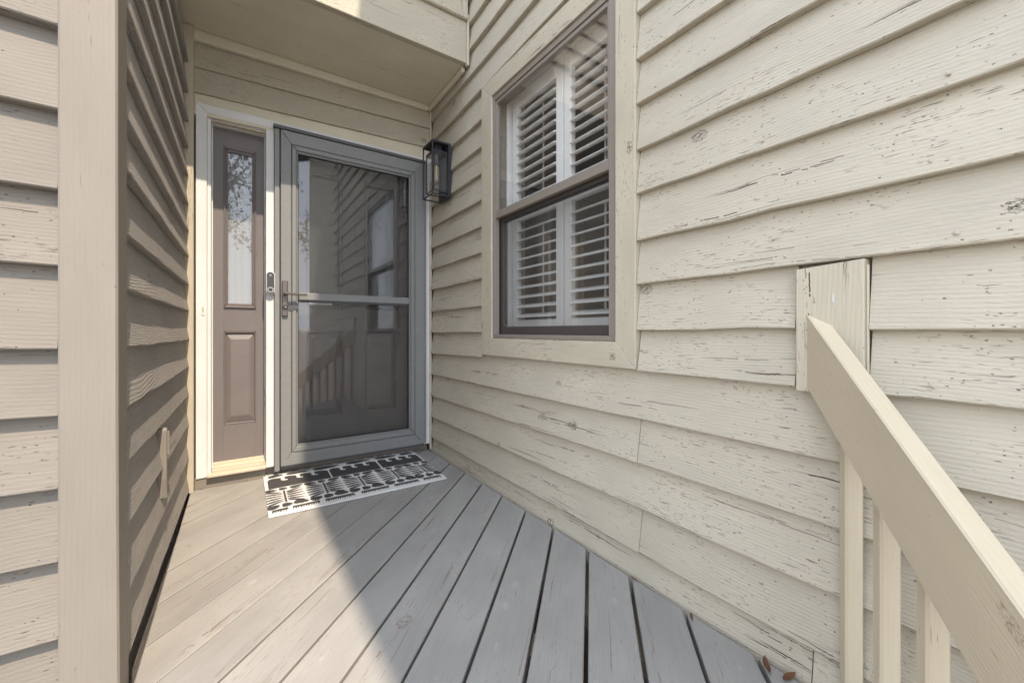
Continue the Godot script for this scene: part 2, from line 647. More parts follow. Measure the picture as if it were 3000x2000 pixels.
func materials():
	var S := Vector3(1 / 2.4, 1 / 1.2, 1)
	var siding := wood_tex(101, 2048, 1024, {"knots": 9, "knot_dark": 0.42, "cracks": 10000, "long": 130, "pits": 2600, "ring": 0.55, "ring_px": 8.0, "warp": 0.10, "streak": 0.022, "mottle": 0.035, "fine": 0.16, "crack_col": Vector3(0.20, 0.17, 0.15)})
	var rough := wood_tex(202, 2048, 1024, {"knots": 20, "knot_dark": 0.2, "cracks": 900, "long": 20, "pits": 600, "ring": 1.2, "ring_px": 7.0, "warp": 0.20, "streak": 0.03, "mottle": 0.04, "fine": 0.65, "crack_col": Vector3(0.38, 0.34, 0.31)})
	var smooth := wood_tex(303, 2048, 1024, {"knots": 3, "knot_dark": 0.22, "cracks": 900, "long": 34, "pits": 60, "ring": 0.3, "ring_px": 8.0, "warp": 0.05, "streak": 0.014, "mottle": 0.025, "fine": 0.10, "crack_col": Vector3(0.45, 0.41, 0.37)})
	var planks := wood_tex(404, 2048, 1024, {"knots": 8, "knot_dark": 0.3, "cracks": 5200, "long": 170, "pits": 500, "scuffs": 46, "ring": 0.45, "ring_px": 8.0, "warp": 0.10, "streak": 0.03, "mottle": 0.05, "fine": 0.10, "crack_col": Vector3(0.62, 0.46, 0.34)})
	var grit := noise_tex(7, 0.02, 3, 0.965, 1.0)
	M.cream = []
	for k in [1.0, 0.97, 1.02]:
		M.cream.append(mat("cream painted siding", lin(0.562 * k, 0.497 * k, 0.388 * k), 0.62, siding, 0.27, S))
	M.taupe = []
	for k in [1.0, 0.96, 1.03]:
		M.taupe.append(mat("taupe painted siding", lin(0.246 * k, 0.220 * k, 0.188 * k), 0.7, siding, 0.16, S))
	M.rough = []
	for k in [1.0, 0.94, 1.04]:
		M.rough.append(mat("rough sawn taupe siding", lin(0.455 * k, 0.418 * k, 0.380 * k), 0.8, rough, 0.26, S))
	M.trim = mat("cream painted trim", lin(0.585, 0.515, 0.39), 0.55, smooth, 0.08, S)
	M.rail = mat("cream handrail paint", lin(0.66, 0.56, 0.40), 0.42, smooth, 0.10, S)
	M.post = mat("taupe painted corner board", lin(0.278, 0.247, 0.209), 0.6, smooth, 0.14, S)
	M.casing = mat("cream window casing", lin(0.585, 0.515, 0.39), 0.58, siding, 0.12, S)
	M.soffit = mat("cream painted ceiling panel", lin(0.80, 0.72, 0.57), 0.6, smooth, 0.04, S)
	M.white = mat("white painted door frame", lin(0.84, 0.83, 0.81), 0.5, smooth, 0.05, S)
	M.deck = []
	for k in [1.0, 0.95, 1.04, 0.98]:
		M.deck.append(mat("grey painted deck board", lin(0.385 * k, 0.366 * k, 0.338 * k), 0.45, planks, 0.07, S))
	M.joist = mat("old deck framing", lin(0.16, 0.12, 0.085), 0.9, planks, 0.1, S)
	M.storm = mat("grey enamelled aluminium", lin(0.225, 0.224, 0.217), 0.36, grit, 0.0, Vector3(2, 2, 1))
	M.storm_dark = mat("dark grey aluminium", lin(0.09, 0.09, 0.095), 0.4)
	M.brown = mat("brown painted door", lin(0.222, 0.195, 0.186), 0.42, smooth, 0.03, S)
	M.bronze = mat("bronze aluminium sash", lin(0.235, 0.20, 0.165), 0.42, grit, 0.0, Vector3(2, 2, 1))
	M.bronze_dark = mat("dark weathered sash channel", lin(0.065, 0.055, 0.048), 0.6, grit, 0.0, Vector3(3, 3, 1))
	M.black = mat("black powder coated metal", lin(0.035, 0.036, 0.040), 0.42)
	M.rubber = mat("black rubber gasket", lin(0.015, 0.015, 0.016), 0.6)
	M.handle = mat("grey brown handle", lin(0.14, 0.125, 0.115), 0.35)
	M.handle.metallic = 0.4
	M.steel = mat("lock cylinder steel", lin(0.35, 0.34, 0.33), 0.3)
	M.steel.metallic = 0.9
	M.glass = pane("clear glass", 0.01, Color(0.9, 0.95, 0.93))
	M.tinted = pane("tinted storm glass", 0.18, Color(0.10, 0.105, 0.105))
	M.dusty = pane("dusty lower glass", 0.17, Color(0.40, 0.385, 0.36))
	M.upper = pane("upper glass", 0.03, Color(0.35, 0.34, 0.32))
	M.bulb = pane("bulb glass", 0.05, Color(1.0, 0.8, 0.55))
	M.amber = mat("bulb filament", lin(0.75, 0.45, 0.18), 0.4)
	M.louver = mat("white shutter paint", lin(0.78, 0.765, 0.73), 0.45)
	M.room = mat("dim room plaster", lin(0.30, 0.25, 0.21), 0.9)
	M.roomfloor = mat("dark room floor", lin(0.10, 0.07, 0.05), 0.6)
	M.rib = mat("white reeded sheet", lin(0.46, 0.46, 0.45), 0.25)
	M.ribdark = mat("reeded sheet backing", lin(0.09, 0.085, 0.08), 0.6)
	M.sill = mat("weathered bare sill", lin(0.72, 0.60, 0.46), 0.6, planks, 0.06, S)
	M.bark = mat("tree bark", lin(0.10, 0.08, 0.06), 0.9)
	M.leaf = mat("tree leaves", lin(0.05, 0.08, 0.03), 0.6)
	M.leaf.backlight_enabled = true
	M.leaf.backlight = Color(0.14, 0.2, 0.06)
	M.deadleaf = mat("dry leaf", lin(0.13, 0.058, 0.028), 0.7)
	M.ground = mat("pale gravel ground", lin(0.42, 0.40, 0.36), 0.95, noise_tex(9, 0.03, 5, 0.6, 1.0), 0.6, Vector3(0.5, 0.5, 1))
	M.path = mat("concrete walk", lin(0.50, 0.48, 0.45), 0.9, grit, 0.1, Vector3(1, 1, 1))
	M.roof = mat("roof shingles", lin(0.09, 0.085, 0.08), 0.9)
	M.belldark = mat("glossy dark bell face", lin(0.035, 0.032, 0.032), 0.12)
	M.bellwhite = mat("white plastic", lin(0.75, 0.74, 0.72), 0.35)
	M.brass = mat("tarnished brass button", lin(0.42, 0.38, 0.24), 0.4)
	M.caulk = mat("white caulk", lin(0.60, 0.60, 0.57), 0.5)
	M.print = mat("woven door mat", Color(1, 1, 1), 0.85, mat_tex(), 0.12, Vector3(1, 1, 1))
	M.matwhite = mat("mat edge yarn", lin(0.74, 0.73, 0.71), 0.9)
	M.sticker = mat("white label", lin(0.8, 0.8, 0.8), 0.5)
	M.ink = mat("label ink", lin(0.05, 0.05, 0.06), 0.5)
	M.scuff = mat("scraped paint", lin(0.52, 0.51, 0.49), 0.6)

func setting():
	var g := mb()
	var e := 120.0
	quad(g, Vector3(-e, -0.75, -e), Vector3(e, -0.75, -e), Vector3(e, -0.75, e), Vector3(-e, -0.75, e), Vector3.UP, Vector2(-e, -e), Vector2(e, -e), Vector2(e, e), Vector2(-e, e))
	commit(g, "ground", M.ground).set_meta("kind", "structure")
	# concrete walk leading off from the foot of the steps
	var w := mb()
	var ex := Vector3(1, 0, 1) / R2
	var ez := Vector3(-1, 0, 1) / R2
	cbox(w, Vector3(-0.7, -0.72, 2.9) + ez * 4.2 * 0.5 + ez * 1.35, Vector3(1.6, 0.06, 5.0), 0.01, 0, Basis(ex, Vector3.UP, ez))
	commit(w, "path", M.path).set_meta("kind", "structure")
	# steps down from the deck's diagonal front edge
	var s = thing("porch_steps", Vector3(-0.9, -0.75, 2.1) + ez * 0.6, "grey painted wooden steps down from the deck's diagonal front", "steps")
	var edge := 2.97 / R2
	for k in 3:
		var m := mb()
		cbox(m, ez * (edge + 0.16 + k * 0.28) + ex * 1.28 + Vector3(0, -0.205 - k * 0.185, 0), Vector3(1.35, 0.04, 0.29), 0.003, 0, Basis(ex, Vector3.UP, ez))
		commit(m, "tread", M.deck[k], s)
		var n := mb()
		cbox(n, ez * (edge + 0.025 + k * 0.28) + ex * 1.28 + Vector3(0, -0.125 - k * 0.185, 0), Vector3(1.35, 0.14, 0.02), 0.003, 0, Basis(ex, Vector3.UP, ez))
		commit(n, "riser", M.deck[k + 1], s)

# ------------------------------------------------------------------ the shaded wall with the window
const NEAR := [-0.070, 0.090, 0.248, 0.406, 0.568, 0.731, 0.873, 1.035, 1.188, 1.354, 1.508, 1.671, 1.827, 1.994, 2.157, 2.320, 2.483]
const FAR := [-0.060, 0.096, 0.244, 0.397, 0.554, 0.707, 0.858, 1.009, 1.170, 1.318, 1.471, 1.626, 1.779, 1.934, 2.090, 2.245, 2.400]
const EAVE := 5.3
const WING := 2.62

func course(k: int, z: float) -> float:
	var n: float = NEAR[k] if k < 17 else NEAR[16] + (k - 16) * 0.160
	var f: float = FAR[k] if k < 17 else FAR[16] + (k - 16) * 0.160
	return lerpf(f, n, clampf(z / 1.86, 0.0, 1.0))

func window_wall():
	var w = thing("clapboard_wall", Vector3(0.03, -0.75, 1.5), "shaded cream clapboard wall with the window and lantern on it", "wall")
	var o := Vector3.ZERO
	var A := Vector3(0, 0, 1)
	var O := Vector3(-1, 0, 0)
	var last := 33
	for k in last:
		var mt = M.cream[rng.randi() % 3]
		var e: float = (course(k + 1, 1.86) - course(k, 1.86)) if k + 1 < last else 0.16
		var runs := [[0.004, 3.7]]
		if k >= 5 and k <= 14:
			runs = [[0.004, 0.762], [1.860, 3.7]]
			if k == 5 or k == 6:
				runs = [[0.004, 0.762], [1.860, 2.352], [2.497, 3.7]]
			if k == 5:
				runs = [[0.004, 0.757], [1.863, 2.352], [2.497, 3.7]]
		elif k == 4:
			runs = [[0.004, 3.7]]
		elif k == 3:
			runs = [[0.004, 1.862], [1.8645, 3.7]]
		elif k == 2:
			runs = [[0.004, 2.9]]
		elif k == 1:
			runs = [[0.004, 0.455], [0.457, 1.868], [1.8708, 3.7]]
		elif k == 0:
			runs = [[0.004, 2.383], [2.3855, 3.7]]
		elif k > 14:
			runs = [[0.004, 1.2 + 1.3 * rng.randf()], [0, 3.7]]
			runs[1][0] = runs[0][1] + 0.002
		for r in runs:
			var y0 := course(k, r[0])
			var y1 := course(k, r[1])
			if k >= 6 and k <= 14:
				if r[0] < 0.1:
					y0 = FAR[k]
					y1 = FAR[k] + 0.006
				else:
					y0 = NEAR[k]
					y1 = NEAR[k] + 0.004
			clapboard(w, o, A, O, r[0], r[1], y0, y1, e, mt, 0.0016, 0.025)
	# sheathing behind, with the window opening left free
	for q in [[-0.75, 0.80, -0.3, 6.5], [2.20, EAVE, -0.3, 6.5], [0.80, 2.20, -0.3, 0.86], [0.80, 2.20, 1.78, 6.5]]:
		part_box("sheathing", Vector3(0.042, q[0], q[2]), Vector3(0.20, q[1], q[3]), M.trim, w, 0.0, 2)
	# nail heads
	var nm := mb()
	lathe(nm, [Vector2(0.0045, 0), Vector2(0.0042, 0.0012), Vector2(0.0015, 0.0024), Vector2(0.0, 0.0026)], Vector3.ZERO, O, 8)
	var nail := mesh_of(nm)
	for k in range(1, 16):
		for z in [0.12, 0.62, 1.95, 2.30, 2.62, 3.1]:
			if (z < 1.9 or k >= 0) and rng.randf() < 0.62:
				var zz: float = z + rng.randf_range(-0.03, 0.03)
				var y: float = (NEAR[k] if zz > 1.8 else FAR[k]) + 0.028
				place(nail, "nail", M.trim, w, Vector3(0.0026, y, zz))
	# bead of caulk in the inside corner
	part_box("corner_caulk", Vector3(-0.005, 0.0, -0.012), Vector3(0.012, 2.50, 0.006), M.trim, w, 0.004, 1)
	# mounting block let into the siding, carrying the handrail
	var b = thing("mounting_block", Vector3(0, 0.724, 2.425), "flat cream timber block let into the clapboards behind the handrail", "block")
	var bm := mb()
	prism(bm, [Vector2(2.357, 0.722), Vector2(2.491, 0.722), Vector2(2.491, 1.033), Vector2(2.357, 1.024)], Vector3.ZERO, Vector3(0, 0, 1), Vector3.UP, Vector3(-1, 0, 0), -0.040, 0.009, 0.002, PI / 2)
	commit(bm, "block_face", M.casing, b)
	part_box("caulk", Vector3(0.002, 0.75, 2.4915), Vector3(0.010, 1.02, 2.4960), M.trim, b, 0.001, 1)
	part_box("filler", Vector3(-0.0102, 0.938, 2.432), Vector3(-0.0085, 0.958, 2.4365), M.scuff, b, 0.0005)
	# roof and eave: its edge draws the shadow line across deck and door
	var r = thing("roof_eave", Vector3(0, EAVE, 3.0), "deep roof eave high above the window wall", "roof")
	var ed := Vector3(0.019, 0, 1).normalized()
	var eb := Basis(Vector3.UP.cross(ed), Vector3.UP, ed)
	var rm := mb()
	prism(rm, [Vector2(-0.435, EAVE), Vector2(3.5, EAVE + 1.3), Vector2(3.5, EAVE + 1.5), Vector2(-0.435, EAVE + 0.14)], Vector3(0, 0, 0.57), Vector3(1, 0, 0), Vector3.UP, ed, 0.0, 9.0, 0.0)
	commit(rm, "roof_slope", M.roof, r)
	var em := mb()
	cbox(em, Vector3(-0.458 + 0.0125 + 0.019 * 5.07, EAVE + 0.045, 5.07), Vector3(0.024, 0.21, 9.0), 0.002, 2, eb)
	commit(em, "eave_board", M.trim, r)
	part_box("eave_ceiling", Vector3(-0.42, EAVE - 0.02, 0.57), Vector3(0.03, EAVE - 0.002, 9.57), M.soffit, r, 0.001, 2)

# ------------------------------------------------------------------ header, porch ceiling, upper wall
func door_wall():
	var w = thing("clapboard_wall", Vector3(-0.7, 2.12, -0.02), "short cream clapboard wall strip between white door frame and porch ceiling", "wall")
	var o := Vector3(0, 0, 0.002)
	var A := Vector3(1, 0, 0)
	var O := Vector3(0, 0, 1)
	clapboard(w, o, A, O, -1.366, -0.004, 2.055, 2.085, 0.135, M.soffit, 0.0008)
	clapboard(w, o, A, O, -1.366, -0.004, 2.176, 2.212, 0.142, M.cream[1], 0.0008)
	clapboard(w, o, A, O, -1.366, -0.004, 2.315, 2.355, 0.16, M.cream[0], 0.0008)
	part_box("sheathing", Vector3(-1.42, 2.05, -0.2), Vector3(0.02, 2.75, -0.024), M.soffit, w, 0.0)
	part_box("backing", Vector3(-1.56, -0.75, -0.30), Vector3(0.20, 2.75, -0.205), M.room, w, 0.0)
	var c = thing("porch_ceiling", Vector3(-0.7, 2.51, 0.27), "plain cream panel ceiling over the entry with edge mouldings", "ceiling")
	part_box("panel", Vector3(-1.45, 2.512, -0.03), Vector3(-0.001, 2.53, 0.553), M.soffit, c, 0.001)
	var t := mb()
	prism(t, [Vector2(-1.368, 2.452), Vector2(-0.02, 2.474), Vector2(-0.02, 2.5115), Vector2(-1.368, 2.5115)], Vector3.ZERO, A, Vector3.UP, O, -0.01, 0.018, 0.004)
	commit(t, "moulding", M.soffit, c)
	part_box("moulding", Vector3(-0.020, 2.478, 0.0), Vector3(0.006, 2.5115, 0.548), M.soffit, c, 0.006, 2)
	var f = thing("fascia_beam", Vector3(-0.7, 2.505, 0.57), "deep cream fascia beam across the top of the entry recess", "beam")
	part_box("fascia_board", Vector3(-1.46, 2.505, 0.555), Vector3(-0.012, 2.757, 0.594), M.cream[2], f, 0.003)
	part_box("drip_moulding", Vector3(-1.46, 2.758, 0.555), Vector3(-0.010, 2.800, 0.616), M.cream[0], f, 0.006)
	part_box("end_strip", Vector3(-0.012, 2.49, 0.575), Vector3(0.004, 2.80, 0.606), M.trim, f, 0.003, 1)
	# upper wall over the fascia, seen mirrored in the window
	var u = thing("clapboard_wall", Vector3(-0.7, 2.8, 0.5), "upper clapboard wall rising above the fascia beam", "wall")
	var y := 2.79
	while y < EAVE + 0.4:
		clapboard(u, Vector3(0, 0, 0.575), A, O, -1.39, -0.03, y, y, 0.160, M.cream[rng.randi() % 3], 0.001)
		y += 0.160
	part_box("sheathing", Vector3(-1.45, 2.535, 0.42), Vector3(0.02, EAVE + 0.5, 0.551), M.trim, u, 0.0)
	part_box("corner_board", Vector3(-0.028, 2.801, 0.56), Vector3(-0.002, EAVE, 0.596), M.trim, u, 0.002, 1)

# ------------------------------------------------------------------ the sunny wing: recess side and front
func sunny_walls():
	var side = thing("clapboard_wall", Vector3(-1.42, -0.75, 0.7), "rough sawn taupe clapboard wall in raking sun beside the sidelight", "wall")
	var A := Vector3(0, 0, 1)
	var O := Vector3(1, 0, 0)
	var ys := [-0.13, 0.021, 0.19, 0.37, 0.53, 0.678, 0.822, 0.978, 1.116, 1.27, 1.405, 1.545, 1.70, 1.846, 1.987, 2.139, 2.305]
	while ys[-1] < WING:
		ys.append(ys[-1] + 0.158)
	for k in ys.size() - 1:
		var e: float = ys[k + 1] - ys[k]
		var far := 0.042 if ys[k] < 2.45 else 0.60
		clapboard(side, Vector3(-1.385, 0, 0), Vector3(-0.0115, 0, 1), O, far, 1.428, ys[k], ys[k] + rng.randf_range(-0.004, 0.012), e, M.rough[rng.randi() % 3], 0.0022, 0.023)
	part_box("sheathing", Vector3(-1.55, -0.75, -0.2), Vector3(-1.429, WING, 1.42), M.post, side, 0.0, 1)
	part_box("corner_board", Vector3(-1.42, 0.0, -0.03), Vector3(-1.3665, 2.51, 0.040), M.trim, side, 0.003, 1)
	var front = thing("clapboard_wall", Vector3(-2.6, -0.75, 1.5), "sunlit taupe clapboard wall beyond the corner post", "wall")
	var fy := [-0.47, -0.30, -0.135, 0.030, 0.198, 0.370, 0.526, 0.687, 0.833, 1.012, 1.179, 1.353, 1.534, 1.712]
	while fy[-1] < WING:
		fy.append(fy[-1] + 0.168)
	for k in fy.size() - 1:
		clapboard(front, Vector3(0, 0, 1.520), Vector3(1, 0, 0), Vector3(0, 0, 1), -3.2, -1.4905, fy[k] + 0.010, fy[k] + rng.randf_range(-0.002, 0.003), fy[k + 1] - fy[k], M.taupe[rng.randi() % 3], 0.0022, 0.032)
	part_box("sheathing", Vector3(-5.0, -0.75, 1.30), Vector3(-1.42, WING, 1.474), M.post, front, 0.0, 1)
	var p = thing("corner_post", Vector3(-1.44, -0.75, 1.48), "tall taupe corner post where the two sunny clapboard walls meet", "post")
	var m := mb()
	prism(m, [Vector2(-1.489, -0.75), Vector2(-1.388, -0.75), Vector2(-1.394, 0.6), Vector2(-1.3955, WING), Vector2(-1.490, WING)], Vector3.ZERO, Vector3(1, 0, 0), Vector3.UP, Vector3(0, 0, 1), 1.434, 1.5255, 0.004, PI / 2)
	commit(m, "post_timber", M.post, p)
	var r = thing("roof_eave", Vector3(-3.2, WING, 1.2), "roof eave over the sunny house wing", "roof")
	var rm := mb()
	prism(rm, [Vector2(1.86, WING), Vector2(1.86, WING + 0.14), Vector2(-3.0, WING + 1.8), Vector2(-3.0, WING + 1.6)], Vector3(-5.0, 0, 0), Vector3(0, 0, 1), Vector3.UP, Vector3(1, 0, 0), 0.0, 3.62, 0.0)
	commit(rm, "roof_slope", M.roof, r)

# ------------------------------------------------------------------ deck
func deck():
	var d = struct("deck", Vector3(-0.7, -0.035, 1.2))
	var region := PackedVector2Array([Vector2(-1.381, -0.048), Vector2(-0.010, -0.048), Vector2(-0.010, 2.958), Vector2(-1.381, 1.588)])
	var ga := -PI / 4                        # boards run along (1, -1)
	var pitch := 0.2115
	for k in range(-8, 15):
		var far: bool = k < 0
		var gap := (0.0042 if k < 2 else 0.0068) + rng.randf() * 0.003 + (0.003 if k > 4 else 0.0)
		var c0 := 0.138 + pitch * k + gap * R2 * 0.5
		var c1 := 0.138 + pitch * (k + 1) - gap * R2 * 0.5
		var sk := rng.randf_range(-0.002, 0.002)
		# strip c0 <= x + z <= c1
		var strip := PackedVector2Array([Vector2(-3.0, c0 + 3.0 + sk), Vector2(1.0, c0 - 1.0 - sk), Vector2(1.0, c1 - 1.0 - sk), Vector2(-3.0, c1 + 3.0 + sk)])
		var got := Geometry2D.intersect_polygons(region, strip)
		for poly in got:
			if poly.size() < 3:
				continue
			var pa := []
			for q in poly:
				pa.append(Vector2(q.x, q.y))
			var m := mb()
			var lift := rng.randf_range(-0.0012, 0.0012)
			prism(m, pa, Vector3.ZERO, Vector3(1, 0, 0), Vector3(0, 0, 1), Vector3.UP, -0.036, lift, 0.0028, ga)
			commit(m, "plank", M.deck[rng.randi() % 4], d)
	for x in [-1.2, -0.75, -0.28]:
		part_box("joist", Vector3(x, -0.22, -0.05), Vector3(x + 0.04, -0.0375, 2.96 + x - 0.02), M.joist, d, 0.002, 2)
	part_box("ledger", Vector3(-1.39, -0.22, -0.10), Vector3(-0.01, -0.04, -0.053), M.joist, d, 0.002, 0)

# ------------------------------------------------------------------ window with shutters
func window():
	var w = thing("sash_window", Vector3(0, 0.735, 1.31), "tall bronze single-hung window with cream casing in the clapboards", "window")
	var ex := Vector3(0, 0, 1)
	var ey := Vector3.UP
	var ez := Vector3(-1, 0, 0)
	mitre_frame(w, ["casing", "casing", "head_casing", "sill_casing"], 0.764, 1.858, 0.735, 2.272, [0.109, 0.092, 0.100, 0.096], Vector3.ZERO, ex, ey, ez, -0.040, 0.004, M.casing, 0.002)
	# bronze frame
	mitre_frame(w, ["frame_jamb", "frame_jamb", "frame_head", "frame_sill"], 0.8745, 1.7645, 0.8325, 2.171, [0.018, 0.040, 0.03, 0.020], Vector3.ZERO, ex, ey, ez, -0.085, -0.006, M.bronze, 0.002)
	# upper sash, outside
	mitre_frame(w, ["upper_stile", "upper_stile", "upper_rail", "meeting_rail"], 0.893, 1.724, 1.490, 2.140, [0.014, 0.012, 0.02, 0.040], Vector3.ZERO, ex, ey, ez, -0.034, -0.012, M.bronze, 0.002)
	part_box("upper_pane", Vector3(0.022, 1.531, 0.908), Vector3(0.026, 2.119, 1.711), M.upper, w, 0.0)
	# lower sash, inside
	mitre_frame(w, ["lower_stile", "lower_stile", "lower_rail", "bottom_rail"], 0.8935, 1.724, 0.853, 1.512, [0.032, 0.012, 0.045, 0.042], Vector3.ZERO, ex, ey, ez, -0.066, -0.044, M.bronze_dark, 0.002)
	part_box("lower_pane", Vector3(0.053, 0.896, 0.927), Vector3(0.057, 1.466, 1.711), M.dusty, w, 0.0)
	part_box("gasket", Vector3(0.042, 1.465, 0.927), Vector3(0.0438, 1.470, 1.711), M.rubber, w, 0.0, 2)
	part_box("track", Vector3(0.036, 0.853, 0.894), Vector3(0.042, 1.488, 0.900), M.rubber, w, 0.0, 1)
	# inner lining of the opening
	part_box("lining", Vector3(0.0865, 0.80, 0.845), Vector3(0.205, 2.21, 0.905), M.louver, w, 0.001, 1)
	part_box("lining", Vector3(0.0865, 0.80, 1.775), Vector3(0.205, 2.21, 1.80), M.louver, w, 0.001, 1)
	part_box("lining", Vector3(0.0865, 2.16, 0.906), Vector3(0.205, 2.215, 1.774), M.louver, w, 0.001, 2)
	part_box("lining", Vector3(0.0865, 0.80, 0.906), Vector3(0.205, 0.862, 1.774), M.louver, w, 0.001, 2)
	# shutters: two hinged panels, each louver a part
	var lm := mb()
	var prof := []
	for i in 10:
		var a := TAU * i / 10
		prof.append(Vector2(cos(a) * 0.0315, sin(a) * 0.0055))
	prism(lm, prof, Vector3.ZERO, Vector3(1, 0, 0), Vector3.UP, Vector3(0, 0, 1), -0.160, 0.160, 0.0)
	var louver := mesh_of(lm)
	var n := 0
	for z in [0.973, 1.406]:
		var z1: float = z + 0.3235
		var s = thing("plantation_shutter", Vector3(0.12, 0.863, z + 0.16), ["white louvered shutter behind the glass on the lantern side", "white louvered shutter behind the glass on the handrail side"][n], "shutter", "shutters inside the window")
		n += 1
		part_box("stile", Vector3(0.105, 0.863, z - 0.0505), Vector3(0.135, 2.159, z - 0.001), M.louver, s, 0.003, 1)
		part_box("stile", Vector3(0.105, 0.863, z1 + 0.001), Vector3(0.135, 2.159, z1 + 0.0505), M.louver, s, 0.003, 1)
		for q in [[0.863, 0.930], [1.472, 1.560], [2.098, 2.159]]:
			part_box("rail", Vector3(0.106, q[0], z - 0.0005), Vector3(0.134, q[1], z1 + 0.0005), M.louver, s, 0.003, 2)
		for q in [[0.955, 1.460], [1.586, 2.092]]:
			var y: float = q[0]
			while y < q[1]:
				place(louver, "louver", M.louver, s, Vector3(0.120, y, z + 0.16175), Basis(Vector3(0, 0, 1), 0.36))
				y += 0.0515
			part_box("tilt_bar", Vector3(0.154, q[0] - 0.01, z + 0.157), Vector3(0.160, q[1] - 0.03, z + 0.168), M.louver, s, 0.002, 1)
	# the dim room behind
	var room = struct("interior_room", Vector3(1.7, 0, 1.5))
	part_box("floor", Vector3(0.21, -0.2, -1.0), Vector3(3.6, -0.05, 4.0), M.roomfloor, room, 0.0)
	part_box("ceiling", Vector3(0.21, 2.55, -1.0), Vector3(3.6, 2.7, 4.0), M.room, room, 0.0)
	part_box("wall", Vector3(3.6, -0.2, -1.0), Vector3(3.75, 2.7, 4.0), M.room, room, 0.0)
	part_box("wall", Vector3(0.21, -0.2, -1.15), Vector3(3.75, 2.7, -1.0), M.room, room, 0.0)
	part_box("wall", Vector3(0.21, -0.2, 4.0), Vector3(3.75, 2.7, 4.15), M.room, room, 0.0)

